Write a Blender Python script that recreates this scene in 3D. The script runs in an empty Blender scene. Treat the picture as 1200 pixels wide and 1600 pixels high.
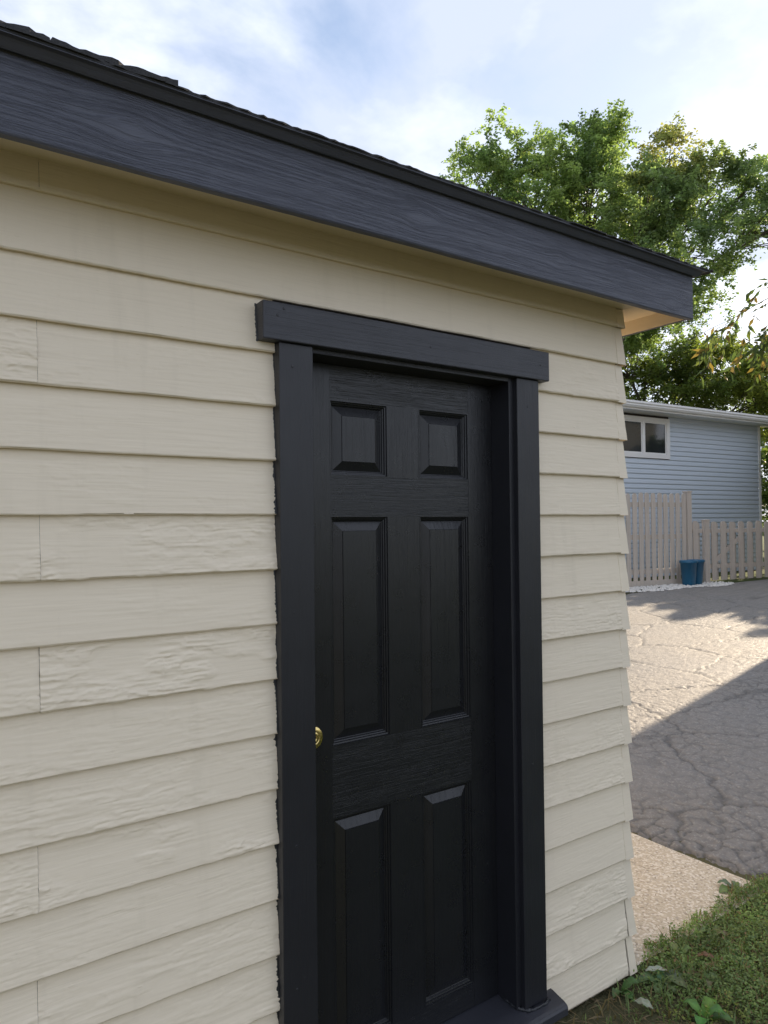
import bpy, bmesh, math, random
import numpy as np
from mathutils import Vector, Matrix, noise as mnoise
PI = math.pi
R = math.radians
random.seed(7)
rng = np.random.default_rng(11)
scene = bpy.context.scene

# ------------------------------------------------------------------ camera
CAM = Vector((0.0, -1.66, 1.6776))
yaw, pitch, roll = R(34.516), R(1.061), R(-0.576)
_f = Vector((math.sin(yaw), math.cos(yaw), 0)); _r = Vector((math.cos(yaw), -math.sin(yaw), 0)); _u = Vector((0, 0, 1))
f2 = _f * math.cos(pitch) + _u * math.sin(pitch); u2 = _u * math.cos(pitch) - _f * math.sin(pitch)
r3 = _r * math.cos(roll) + u2 * math.sin(roll); u3 = u2 * math.cos(roll) - _r * math.sin(roll)
cam = bpy.data.cameras.new("camera"); camo = bpy.data.objects.new("camera", cam)
scene.collection.objects.link(camo); scene.camera = camo
camo.matrix_world = Matrix(((r3.x, u3.x, -f2.x, CAM.x), (r3.y, u3.y, -f2.y, CAM.y), (r3.z, u3.z, -f2.z, CAM.z), (0, 0, 0, 1)))
cam.sensor_fit = 'VERTICAL'; cam.sensor_height = 36.0; cam.lens = 1110 / 1600 * 36.0
cam.clip_start = 0.05; cam.clip_end = 2000

# ------------------------------------------------------------------ sky, sun, exposure
SUN_HEAD, SUN_EL = R(79), R(23)          # heading clockwise from +Y
world = bpy.data.worlds.new("World"); scene.world = world; world.use_nodes = True
wt = world.node_tree; wt.nodes.clear()
def wn(t, **kw):
    n = wt.nodes.new(t)
    for k, v in kw.items(): setattr(n, k, v)
    return n
sky = wn('ShaderNodeTexSky', sky_type='NISHITA', sun_disc=False)
sky.sun_elevation = SUN_EL; sky.sun_rotation = SUN_HEAD; sky.air_density = 1.0; sky.dust_density = 0.7; sky.ozone_density = 1.0
tc = wn('ShaderNodeTexCoord'); sep = wn('ShaderNodeSeparateXYZ'); wt.links.new(tc.outputs['Generated'], sep.inputs[0])
def wmath(op, a, b=None):
    n = wn('ShaderNodeMath', operation=op)
    for i, v in enumerate((a, b)):
        if v is None: continue
        if isinstance(v, (int, float)): n.inputs[i].default_value = v
        else: wt.links.new(v, n.inputs[i])
    return n.outputs[0]
zc = wmath('ADD', wmath('MAXIMUM', sep.outputs[2], 0.0), 0.16)
px = wmath('DIVIDE', sep.outputs[0], zc); py = wmath('DIVIDE', sep.outputs[1], zc)
comb = wn('ShaderNodeCombineXYZ'); wt.links.new(px, comb.inputs[0]); wt.links.new(py, comb.inputs[1]); comb.inputs[2].default_value = 8.2
n1 = wn('ShaderNodeTexNoise'); n1.inputs['Scale'].default_value = 1.35; n1.inputs['Detail'].default_value = 7; n1.inputs['Roughness'].default_value = .58; n1.inputs['Distortion'].default_value = .35
wt.links.new(comb.outputs[0], n1.inputs['Vector'])
rp = wn('ShaderNodeValToRGB'); rp.color_ramp.elements[0].position = .26; rp.color_ramp.elements[1].position = .50
wt.links.new(n1.outputs[0], rp.inputs[0])
n2 = wn('ShaderNodeTexNoise'); n2.inputs['Scale'].default_value = 2.6; n2.inputs['Detail'].default_value = 6; n2.inputs['Roughness'].default_value = .55
wt.links.new(comb.outputs[0], n2.inputs['Vector'])
CLOUD_LO, CLOUD_HI = (3.75, 4.15, 5.1, 1), (6.7, 6.85, 7.4, 1)
rp2 = wn('ShaderNodeValToRGB'); rp2.color_ramp.elements[0].position = .40; rp2.color_ramp.elements[1].position = .72
wt.links.new(n2.outputs[0], rp2.inputs[0])
mc = wn('ShaderNodeMix', data_type='RGBA'); mc.inputs[6].default_value = CLOUD_LO; mc.inputs[7].default_value = CLOUD_HI
wt.links.new(rp2.outputs[0], mc.inputs[0])
mx = wn('ShaderNodeMix', data_type='RGBA')
wt.links.new(wmath('MULTIPLY', rp.outputs[0], .95), mx.inputs[0]); wt.links.new(sky.outputs[0], mx.inputs[6]); wt.links.new(mc.outputs[2], mx.inputs[7])
bg = wn('ShaderNodeBackground'); bg.inputs[1].default_value = 0.1
out = wn('ShaderNodeOutputWorld'); wt.links.new(mx.outputs[2], bg.inputs[0]); wt.links.new(bg.outputs[0], out.inputs[0])

sl = bpy.data.lights.new("sun", 'SUN'); sl.energy = 5.0; sl.angle = R(0.6); sl.color = (1.0, .82, .60)
so = bpy.data.objects.new("sun", sl); scene.collection.objects.link(so)
sdir = Vector((math.sin(SUN_HEAD) * math.cos(SUN_EL), math.cos(SUN_HEAD) * math.cos(SUN_EL), math.sin(SUN_EL)))
so.rotation_euler = sdir.to_track_quat('Z', 'Y').to_euler(); so.location = sdir * 50
scene.view_settings.view_transform = 'Standard'; scene.view_settings.look = 'None'
scene.view_settings.gamma = 1.0; scene.view_settings.use_curve_mapping = False
scene.view_settings.exposure = 1.08
scene.cycles.use_denoising = True
scene.cycles.max_bounces = 8; scene.cycles.diffuse_bounces = 4; scene.cycles.transparent_max_bounces = 8

# ------------------------------------------------------------------ helpers
col = scene.collection
def tag(o, label=None, cat=None, group=None, kind=None):
    if label: o['label'] = label
    if cat: o['category'] = cat
    if group: o['group'] = group
    if kind: o['kind'] = kind
    return o
def empty(name, loc=(0, 0, 0)):
    o = bpy.data.objects.new(name, None); col.objects.link(o); o.location = loc; o.empty_display_size = .1
    return o
def link(name, me, mat, parent=None):
    o = bpy.data.objects.new(name, me); col.objects.link(o)
    if mat and not me.materials: me.materials.append(mat)
    if parent:
        o.parent = parent
        o.matrix_parent_inverse = Matrix.Translation(-parent.location)
    return o
def mesh(name, v, f, mat, parent=None, smooth=False):
    me = bpy.data.meshes.new(name); me.from_pydata([tuple(x) for x in v], [], f); me.update()
    if smooth: me.polygons.foreach_set('use_smooth', [True] * len(me.polygons))
    return link(name, me, mat, parent)
def npmesh(name, V, F, mat, parent=None, smooth=False, tint=None):
    """V (n,3), F (m,k) numpy -> mesh; tint: per-vertex RGB."""
    V = np.asarray(V, dtype=np.float32); F = np.asarray(F, dtype=np.int32); k = F.shape[1]
    me = bpy.data.meshes.new(name)
    me.vertices.add(len(V)); me.vertices.foreach_set('co', V.ravel())
    me.loops.add(F.size); me.loops.foreach_set('vertex_index', F.ravel())
    me.polygons.add(len(F)); me.polygons.foreach_set('loop_start', np.arange(0, F.size, k, dtype=np.int32))
    me.polygons.foreach_set('loop_total', np.full(len(F), k, dtype=np.int32))
    me.update(calc_edges=True)
    if smooth: me.polygons.foreach_set('use_smooth', np.ones(len(F), dtype=bool))
    if tint is not None:
        a = me.color_attributes.new('tint', 'FLOAT_COLOR', 'POINT')
        a.data.foreach_set('color', np.c_[tint, np.ones(len(V))].astype(np.float32).ravel())
    return link(name, me, mat, parent)
def box(name, x0, x1, y0, y1, z0, z1, mat, parent=None, bev=0.0, seg=2, rot=None, jit=0):
    bm = bmesh.new()
    bmesh.ops.create_cube(bm, size=1)
    for v in bm.verts:
        v.co = Vector(((x0 + x1) / 2 + v.co.x * (x1 - x0), (y0 + y1) / 2 + v.co.y * (y1 - y0), (z0 + z1) / 2 + v.co.z * (z1 - z0)))
        if jit: v.co += Vector((random.uniform(-jit, jit), random.uniform(-jit, jit), random.uniform(-jit, jit)))
    if bev: bmesh.ops.bevel(bm, geom=bm.edges[:], offset=bev, segments=seg, affect='EDGES', profile=.5)
    me = bpy.data.meshes.new(name); bm.to_mesh(me); bm.free()
    if rot is not None: me.transform(rot)
    return link(name, me, mat, parent)
def tube_np(path, rad, sides=6):
    """list of points and radii -> verts, quads"""
    V = []; F = []
    n = len(path)
    for i in range(n):
        p = Vector(path[i])
        t = (Vector(path[min(i + 1, n - 1)]) - Vector(path[max(i - 1, 0)])).normalized()
        a = t.cross(Vector((.3, .9, .2))).normalized(); b = t.cross(a)
        for k in range(sides):
            an = 2 * PI * k / sides
            V.append(p + (a * math.cos(an) + b * math.sin(an)) * rad[i])
    for i in range(n - 1):
        for k in range(sides):
            F.append((i * sides + k, i * sides + (k + 1) % sides, (i + 1) * sides + (k + 1) % sides, (i + 1) * sides + k))
    return V, F
def ground_z(x, y):
    s = x * math.sin(.6024) + (y + 1.66) * math.cos(.6024)
    t = np.clip((s - 4) / 9.5, 0, 1)
    return .43 * t * t * (3 - 2 * t)

# ------------------------------------------------------------------ materials
class NT:
    def __init__(s, name, rough=.6, spec=.5):
        s.m = bpy.data.materials.new(name); s.m.use_nodes = True; s.t = s.m.node_tree
        s.b = s.t.nodes['Principled BSDF']; s.o = s.t.nodes['Material Output']
        s.b.inputs['Roughness'].default_value = rough; s.b.inputs['Specular IOR Level'].default_value = spec
        s.co = s.n('ShaderNodeNewGeometry').outputs['Position']
    def n(s, t, **kw):
        n = s.t.nodes.new(t)
        for k, v in kw.items(): setattr(n, k, v)
        return n
    def put(s, sock, v):
        if hasattr(v, 'is_linked'): s.t.links.new(v, sock)
        else: sock.default_value = v
    def math(s, op, a, b=None, c=None, clamp=False):
        n = s.n('ShaderNodeMath', operation=op, use_clamp=clamp)
        for i, v in enumerate((a, b, c)):
            if v is not None: s.put(n.inputs[i], v)
        return n.outputs[0]
    def map(s, v, scale=(1, 1, 1), loc=(0, 0, 0), rot=(0, 0, 0)):
        n = s.n('ShaderNodeMapping'); s.put(n.inputs[0], v); n.inputs['Scale'].default_value = scale; n.inputs['Location'].default_value = loc; n.inputs['Rotation'].default_value = rot
        return n.outputs[0]
    def noise(s, v, scale=1, detail=4, rough=.5, dist=0, fac=True):
        n = s.n('ShaderNodeTexNoise'); s.put(n.inputs['Vector'], v); n.inputs['Scale'].default_value = scale; n.inputs['Detail'].default_value = detail
        n.inputs['Roughness'].default_value = rough; n.inputs['Distortion'].default_value = dist
        return n.outputs[0 if fac else 1]
    def vor(s, v, scale, feature='F1', out=0, rand=1.0):
        n = s.n('ShaderNodeTexVoronoi', feature=feature); s.put(n.inputs['Vector'], v); n.inputs['Scale'].default_value = scale; n.inputs['Randomness'].default_value = rand
        return n.outputs[out]
    def ramp(s, v, stops):
        n = s.n('ShaderNodeValToRGB'); e = n.color_ramp.elements
        while len(e) < len(stops): e.new(.5)
        for i, (p, c) in enumerate(stops):
            e[i].position = p; e[i].color = (c, c, c, 1) if isinstance(c, (int, float)) else (*c, 1)
        s.put(n.inputs[0], v); return n.outputs[0]
    def mix(s, f, a, b, mode='MIX'):
        n = s.n('ShaderNodeMix', data_type='RGBA', blend_type=mode); s.put(n.inputs[0], f)
        for i, v in ((6, a), (7, b)): s.put(n.inputs[i], (*v, 1) if isinstance(v, tuple) and len(v) == 3 else v)
        return n.outputs[2]
    def sep(s, v):
        n = s.n('ShaderNodeSeparateXYZ'); s.put(n.inputs[0], v); return n.outputs
    def comb(s, x, y, z):
        n = s.n('ShaderNodeCombineXYZ')
        for i, v in enumerate((x, y, z)): s.put(n.inputs[i], v)
        return n.outputs[0]
    def color(s, c): s.put(s.b.inputs['Base Color'], (*c, 1) if isinstance(c, tuple) and len(c) == 3 else c)
    def rough(s, v): s.put(s.b.inputs['Roughness'], v)
    def bump(s, h, dist=.001, strength=1.0, prev=None):
        n = s.n('ShaderNodeBump'); s.put(n.inputs['Height'], h); n.inputs['Distance'].default_value = dist; n.inputs['Strength'].default_value = strength
        if prev: s.put(n.inputs['Normal'], prev)
        s.put(s.b.inputs['Normal'], n.outputs[0]); return n.outputs[0]

def tan_paint(name, weather=0.0, axis='x'):
    m = NT(name, .55, .35)
    P = m.co if axis == 'x' else m.map(m.co, rot=(0, 0, PI / 2))
    fine = m.noise(m.map(P, (5, 5, 230)), 1, 3, .6, .4)
    mid = m.noise(m.map(P, (2.2, 2.2, 60)), 1, 4, .6, .9)
    streak = m.ramp(mid, [(.40, 0), (.47, 1), (.53, 1), (.6, .4)])
    patch = m.ramp(m.noise(P, 3.1, 3), [(.42, .25), (.6, 1)])
    h = m.math('MULTIPLY', m.math('ADD', m.math('MULTIPLY', fine, .55), m.math('MULTIPLY', streak, .35)), patch)
    nb = m.bump(h, .0010, .5)
    # brush dimples and nail specks
    sp = m.ramp(m.vor(m.map(P, (9, 9, 26)), 1.0), [(.035, 1), (.06, 0)])
    nb = m.bump(sp, .0009, .5, nb)
    big = m.noise(P, 1.4, 3)
    c = m.mix(big, (.775, .678, .53), (.81, .715, .57))
    c = m.mix(m.math('MULTIPLY', m.ramp(fine, [(.3, .35), (.5, 0)]), .5), c, (.58, .50, .39))
    dirt = m.ramp(m.noise(m.map(P, (30, 30, 90)), 1, 4, .7), [(.72, 0), (.78, .55)])
    c = m.mix(dirt, c, (.36, .31, .23))
    drip_ = m.ramp(m.noise(m.map(P, (14, 14, 1.6)), 1, 4, .6), [(.56, 0), (.72, .16)])
    c = m.mix(drip_, c, (.52, .45, .34))
    m.color(c); m.rough(m.ramp(fine, [(.2, .62), (.8, .45)]))
    return m.m
TAN = tan_paint('tan_paint')
TAN_SIDE = tan_paint('tan_paint_side', .3, 'y')

def black_paint(name, grain='x', base=(.021, .023, .030), rough=.42, depth=.0006, knots=(), emboss=False, gs=1.0):
    m = NT(name, rough, .5)
    s = m.sep(m.co); x, z = (s[0], s[2]) if grain == 'x' else (s[2], s[0])
    if grain == 'y': x, z = s[1], s[2]
    for kx, kz, kr in knots:
        dx = m.math('SUBTRACT', x, kx); dz = m.math('SUBTRACT', z, kz)
        r2 = m.math('ADD', m.math('POWER', m.math('ABSOLUTE', m.math('DIVIDE', dx, kr * 1.7)), 2), m.math('POWER', m.math('ABSOLUTE', m.math('DIVIDE', dz, kr)), 2))
        g = m.math('EXPONENT', m.math('MULTIPLY', r2, -1.0))
        z = m.math('SUBTRACT', z, m.math('MULTIPLY', m.math('MULTIPLY', dz, .82), g))
    v = m.comb(m.math('MULTIPLY', x, 2.2 * gs), m.math('MULTIPLY', s[1], 8), m.math('MULTIPLY', z, 115 * gs))
    g1 = m.noise(v, 1, 4, .62, .8)
    g2 = m.noise(m.map(v, (3, 1, 3)), 1, 3, .6, .3)
    h = m.math('ADD', m.math('MULTIPLY', m.ramp(g1, [(.38, 0), (.5, 1), (.62, .5)]), .7), m.math('MULTIPLY', g2, .4))
    nb = m.bump(h, depth, .8)
    orange = m.noise(m.co, 420, 2)
    nb = m.bump(orange, .00025, .5, nb)
    c = m.mix(m.noise(m.co, 7, 4), base, tuple(k * 1.5 for k in base))
    dust = m.ramp(m.noise(m.map(m.co, (60, 60, 60)), 1, 5, .7), [(.68, 0), (.8, .35)])
    c = m.mix(dust, c, (.11, .11, .115))
    m.color(c); m.rough(m.math('ADD', rough - .06, m.math('MULTIPLY', m.noise(m.co, 16, 4), .14)))
    return m.m
FASCIA_M = black_paint('black_fascia_paint', 'x', (.062, .067, .090), .5, .0026, knots=((.40, 2.50, .042), (1.155, 2.50, .035), (1.70, 2.49, .026), (2.28, 2.46, .022)), gs=1.25)
FASCIA_SIDE = black_paint('black_fascia_paint_side', 'y', (.048, .051, .066), .55, .0012)
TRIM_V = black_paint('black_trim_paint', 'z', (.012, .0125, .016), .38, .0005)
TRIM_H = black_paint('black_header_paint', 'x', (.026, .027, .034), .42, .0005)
DOOR_V = black_paint('black_door_paint', 'z', (.0085, .009, .011), .28, .00045, gs=2.2)
DOOR_H = black_paint('black_door_rail_paint', 'x', (.0085, .009, .011), .28, .00045, gs=2.2)
PANEL_M = black_paint('black_door_panel_paint', 'z', (.0085, .009, .011), .28, .0006, knots=((1.05, 1.12, .06), (1.9, 1.43, .05)), gs=.9)
SMEAR = black_paint('black_paint_smear', 'z', (.012, .013, .016), .4, .001)

DRIP = black_paint('black_drip_edge', 'x', (.058, .062, .083), .5, .0006)
m = NT('bare_wood', .7, .3)
g1 = m.noise(m.map(m.co, (60, 3, 60)), 1, 4, .6, .6)
m.color(m.mix(g1, (.66, .555, .42), (.74, .63, .49))); m.bump(g1, .0008, .5); WOOD = m.m
m = NT('shingle', .9, .25)
gr = m.noise(m.co, 260, 2); big = m.noise(m.co, 9, 3)
m.color(m.mix(gr, (.016, .017, .020), (.075, .075, .078))); m.bump(gr, .0015, .8); SHINGLE = m.m
m = NT('brass', .22, .5); m.color((.78, .60, .25)); m.b.inputs['Metallic'].default_value = 1.0
m.bump(m.noise(m.co, 90, 3), .0004, .5); BRASS = m.m
m = NT('nail_paint', .4, .5); m.color(m.mix(m.noise(m.co, 300), (.008, .008, .01), (.03, .03, .035))); NAIL = m.m
m = NT('sheathing', .9, .1); m.color(m.mix(m.noise(m.co, 12), (.05, .045, .04), (.09, .08, .07))); SHEATH = m.m

m = NT('asphalt', .62, .5)
fine = m.noise(m.co, 150, 3, .6); big = m.noise(m.co, 1.1, 5, .6, .3); agg = m.vor(m.co, 95, 'F1', 1)
crk = m.sep(m.n('ShaderNodeAttribute', attribute_name='tint').outputs['Color'])[0]
c = m.mix(fine, (.125, .125, .130), (.215, .212, .212))
c = m.mix(m.math('MULTIPLY', big, .7), c, (.235, .20, .155))
c = m.mix(m.ramp(m.sep(agg)[0], [(.82, 0), (.9, .6)]), c, (.30, .285, .26))
c = m.mix(m.math('MULTIPLY', crk, .85), c, (.035, .033, .032))
m.bump(m.math('ADD', fine, m.math('MULTIPLY', m.noise(m.co, 60, 4, .7), 1.2)), .006, .7)
m.color(c); m.rough(m.ramp(m.noise(m.co, 24, 4), [(.3, .58), (.7, .80)])); ASPHALT = m.m

m = NT('exposed_concrete', .8, .3)
ag = m.vor(m.co, 110, 'F1', 1); agd = m.vor(m.co, 110)
c = m.mix(m.noise(m.co, 2.2, 4), (.50, .43, .325), (.56, .485, .375))
c = m.mix(m.ramp(m.sep(ag)[0], [(.25, 0), (.3, .55)]), c, (.42, .35, .26))
c = m.mix(m.ramp(m.sep(ag)[1], [(.70, 0), (.76, .8)]), c, (.68, .62, .53))
c = m.mix(m.ramp(m.sep(ag)[2], [(.86, 0), (.9, .6)]), c, (.22, .18, .14))
m.color(c); nb = m.bump(m.ramp(agd, [(.0, 1), (.6, 0)]), .0022, .8); m.bump(m.noise(m.co, 5, 4), .004, .4, nb); CONCRETE = m.m

m = NT('lawn_soil', .95, .1)
c = m.mix(m.noise(m.co, 14, 5, .6), (.075, .060, .042), (.105, .095, .055))
far = m.noise(m.co, .8, 5, .65)
nearx = m.ramp(m.math('MULTIPLY', m.sep(m.co)[0], .1), [(.42, .0), (.6, 1)])
c = m.mix(m.math('MULTIPLY', m.ramp(far, [(.35, .2), (.6, .95)]), m.math('ADD', m.math('MULTIPLY', nearx, .75), .25)), c, (.085, .115, .035))
m.color(c); m.bump(m.noise(m.co, 60, 4), .02, .8); LAWN = m.m

def leaf_mat(name, trans=.45, rough=.5, gain=1.0):
    m = NT(name, rough, .3)
    a = m.n('ShaderNodeAttribute', attribute_name='tint').outputs['Color']
    c = m.mix(m.noise(m.co, 30, 2), a, m.mix(1.0, a, (1.35, 1.25, 1.1), 'MULTIPLY'))
    m.color(c)
    tb = m.n('ShaderNodeBsdfTranslucent'); m.put(tb.inputs['Color'], m.mix(1.0, a, (1.8 * gain, 1.9 * gain, 1.0 * gain), 'MULTIPLY'))
    ms = m.n('ShaderNodeMixShader'); ms.inputs[0].default_value = trans
    m.t.links.new(m.b.outputs[0], ms.inputs[1]); m.t.links.new(tb.outputs[0], ms.inputs[2]); m.t.links.new(ms.outputs[0], m.o.inputs[0])
    return m.m
LEAF = leaf_mat('tree_leaves', .5); GRASS = leaf_mat('grass_blades', .3); WEED = leaf_mat('weed_leaves', .25, .38)
m = NT('bark', .9, .2)
b1 = m.noise(m.map(m.co, (12, 12, 2.5)), 1, 5, .6, .4); m.color(m.mix(b1, (.045, .036, .028), (.14, .115, .09))); m.bump(b1, .02, .8); BARK = m.m

m = NT('grey_fence_wood', .85, .2)
g1 = m.noise(m.map(m.co, (30, 30, 1.6)), 1, 5, .62, .5); g2 = m.noise(m.map(m.co, (7, 7, .6)), 1, 3)
m.color(m.mix(g2, m.mix(g1, (.33, .295, .265), (.56, .52, .475)), m.mix(g1, (.42, .36, .30), (.64, .57, .50)))); m.bump(g1, .003, .6); FENCE = m.m
m = NT('blue_siding', .5, .4)
m.color(m.mix(m.noise(m.map(m.co, (2, 2, 9)), 1, 4), (.50, .565, .64), (.55, .615, .69))); m.bump(m.noise(m.map(m.co, (3, 3, 60)), 1, 3), .002, .4); BLUE = m.m
m = NT('white_trim', .45, .4); m.color(m.mix(m.noise(m.co, 4, 4), (.70, .70, .69), (.80, .80, .79))); m.bump(m.noise(m.co, 30), .001, .3); WHITE = m.m
m = NT('window_glass', .06, .6); m.color(m.mix(m.noise(m.co, 2.2, 3), (.012, .015, .017), (.035, .04, .042))); m.bump(m.noise(m.co, 3, 2), .004, .25); GLASS = m.m
m = NT('curtain', .8, .2); m.color(m.mix(m.noise(m.map(m.co, (40, 2, 2)), 1, 3), (.10, .11, .12), (.2, .21, .22))); CURTAIN = m.m
m = NT('house_roof', .9, .2); gg = m.noise(m.co, 40, 4); m.color(m.mix(gg, (.10, .095, .09), (.17, .16, .15))); m.bump(gg, .01, .6); HROOF = m.m
m = NT('blue_plastic', .32, .5); m.color(m.mix(m.noise(m.co, 8, 4), (.010, .085, .17), (.016, .115, .215))); m.bump(m.noise(m.co, 40), .001, .3); POT = m.m
m = NT('white_stone', .85, .25); m.color(m.mix(m.noise(m.co, 18, 3), (.42, .40, .37), (.74, .72, .68))); m.bump(m.noise(m.co, 60), .004, .5); STONE = m.m
m = NT('cream_siding', .6, .3); m.color(m.mix(m.noise(m.map(m.co, (1, 1, 6)), 1, 4), (.55, .52, .46), (.62, .59, .52))); m.bump(m.math('FRACT', m.math('MULTIPLY', m.sep(m.co)[2], 6.5)), .02, .8); CREAM = m.m

def vnoise(x, y, seed=0):
    xi = np.floor(x).astype(np.int64); yi = np.floor(y).astype(np.int64); fx = x - xi; fy = y - yi
    fx = fx * fx * (3 - 2 * fx); fy = fy * fy * (3 - 2 * fy)
    def h(a, b):
        n = (a * 374761393 + b * 668265263 + seed * 974634777) & 0xffffffff
        n = ((n ^ (n >> 13)) * 1274126177) & 0xffffffff
        return ((n ^ (n >> 16)) & 0xffff) / 65535.0
    return (h(xi, yi) * (1 - fx) + h(xi + 1, yi) * fx) * (1 - fy) + (h(xi, yi + 1) * (1 - fx) + h(xi + 1, yi + 1) * fx) * fy
def vfbm(x, y, seed=0, oct=4, gain=.5):
    r_ = np.zeros_like(x); a = 1.0; t = 0
    for o in range(oct): r_ += a * vnoise(x * 2 ** o + 17.3 * o, y * 2 ** o + 9.1 * o, seed + o); t += a; a *= gain
    return r_ / t
# ------------------------------------------------------------------ ground, apron, driveway
def grid_sheet(name, xs, ys, zf, mat):
    X, Y = np.meshgrid(xs, ys); Z = zf(X, Y); nx, ny = len(xs), len(ys)
    V = np.stack([X, Y, Z], -1).reshape(-1, 3)
    i = np.arange(nx * ny).reshape(ny, nx)
    F = np.stack([i[:-1, :-1], i[:-1, 1:], i[1:, 1:], i[1:, :-1]], -1).reshape(-1, 4)
    return npmesh(name, V, F, mat, smooth=True)
def axis(*segs):
    a = []
    for lo, hi, st in segs: a.append(np.arange(lo, hi, st))
    a.append([segs[-1][1]]); return np.concatenate(a)
def fbm(X, Y, sc, oct=4, seed=0):
    rg = np.random.default_rng(seed); Z = np.zeros_like(X); amp = 1
    for o in range(oct):
        for k in range(4):
            a = rg.uniform(0, 2 * PI); ph = rg.uniform(0, 2 * PI); ff = sc * 2 ** o * rg.uniform(.7, 1.4)
            Z += amp * np.sin((X * math.cos(a) + Y * math.sin(a)) * ff + ph + 1.3 * np.sin((Y * math.cos(a) - X * math.sin(a)) * ff * .7 + ph * 2)) / 4
        amp *= .5
    return Z
def lawn_z(X, Y):
    near = np.exp(-(((X - 2.5) / 3) ** 2 + ((Y + .4) / 2) ** 2))
    return ground_z(X, Y) - .008 + near * (.012 + .010 * fbm(X, Y, 6, 3, 5) * np.clip(-Y / .15, 0, 1))
gs = grid_sheet('ground', axis((-400, -20, 40), (-20, -4, 2), (-4, 7, .08), (7, 24, .5), (24, 60, 6), (60, 600, 45)),
                axis((-400, -20, 40), (-20, -4, 2), (-4, 1.2, .08), (1.2, 16, .4), (16, 60, 6), (60, 600, 45)), lawn_z, LAWN)
tag(gs, 'dark soil and lawn sheet under the garage and driveway', 'ground', kind='structure')

def voronoi_cracks(X, Y, cell, seed):
    rg = np.random.default_rng(seed)
    x0, y0 = X.min() - 2 * cell, Y.min() - 2 * cell
    nx, ny = int((X.max() - x0) / cell) + 4, int((Y.max() - y0) / cell) + 4
    jx = rg.random((ny, nx)); jy = rg.random((ny, nx)); hh = rg.random((ny, nx))
    ci = ((X - x0) / cell).astype(int); cj = ((Y - y0) / cell).astype(int)
    d1 = np.full(X.shape, 9e9); d2 = d1.copy(); hv = np.zeros(X.shape)
    for a in (-1, 0, 1):
        for b in (-1, 0, 1):
            ii = np.clip(ci + a, 0, nx - 1); jj = np.clip(cj + b, 0, ny - 1)
            dx = x0 + (ii + jx[jj, ii]) * cell - X; dy = y0 + (jj + jy[jj, ii]) * cell - Y
            d = np.sqrt(dx * dx + dy * dy)
            cl = d < d1
            d2 = np.where(cl, d1, np.minimum(d2, d)); hv = np.where(cl, hh[jj, ii], hv); d1 = np.where(cl, d, d1)
    return d2 - d1, hv
DX0, DY0 = 3.26, .075
def drive_sheet():
    xs = axis((DX0 - .02, 6.6, .012), (6.6, 11.5, .028), (11.5, 20, .3)); ys = axis((DY0 - .06, 4.4, .012), (4.4, 6.2, .03))
    X, Y = np.meshgrid(xs, ys)
    wx = X + .045 * fbm(X, Y, 8, 3, 1); wy = Y + .045 * fbm(X, Y, 8, 3, 2)
    wx = wx + .03 * fbm(X, Y, 26, 3, 31); wy = wy + .03 * fbm(X, Y, 26, 3, 32)
    e1, h1 = voronoi_cracks(wx * .75, wy, .115, 3); e2, h2 = voronoi_cracks(wx * .8, wy, .9, 4)
    e3, h3 = voronoi_cracks(wx + .02 * fbm(X, Y, 30, 2, 12), wy, .055, 14)
    worn = np.clip(.8 + .8 * fbm(X, Y, 1.1, 3, 9), .1, 1)
    sunny = np.clip((Y - 1.9) / .8, 0, 1)
    c1 = np.exp(-(e1 / .014) ** 2) * worn * (1 - .55 * sunny); c2 = np.exp(-(e2 / .022) ** 2) * .8; c3 = np.exp(-(e3 / .014) ** 2) * worn * .5
    Z = ground_z(X, Y) + .016 + (1 - .7 * sunny) * (.005 * (h1 - .5) * worn + .003 * (h3 - .5) * worn) - .009 * c1 - .012 * c2 - .004 * c3 + .0022 * (1 - .6 * sunny) * fbm(X, Y, 14, 4, 6) + .0011 * fbm(X, Y, 75, 3, 7) + (.0016 - .001 * sunny) * rng.standard_normal(X.shape)
    edge = np.clip((X - DX0 - .02 * fbm(X, Y, 12, 3, 18)) / .09, 0, 1) * np.clip((Y - DY0 - .03 * fbm(X, Y, 9, 2, 8)) / .12, 0, 1)
    Z = Z - (1 - edge) * .024
    crack = np.clip(np.maximum(np.maximum(c1 * .85, c2 * .9), c3 * .55) + (1 - edge) * .7, 0, 1)
    nx, ny = len(xs), len(ys); i = np.arange(nx * ny).reshape(ny, nx)
    F = np.stack([i[:-1, :-1], i[:-1, 1:], i[1:, 1:], i[1:, :-1]], -1).reshape(-1, 4)
    return npmesh('driveway', np.stack([X, Y, Z], -1).reshape(-1, 3), F, ASPHALT, smooth=True, tint=np.repeat(crack.reshape(-1, 1), 3, 1))
dr = drive_sheet()
tag(dr, 'cracked grey asphalt driveway, half in shadow', 'driveway', kind='structure')
def apron_z(X, Y): return .014 + .0015 * fbm(X, Y, 9, 3, 3)
ap = grid_sheet('concrete_apron', np.linspace(2.24, DX0, 50), np.linspace(.035, 4.2, 120), apron_z, CONCRETE)
tag(ap, 'beige exposed aggregate concrete strip between garage and driveway', 'pavement', kind='structure')

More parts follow.
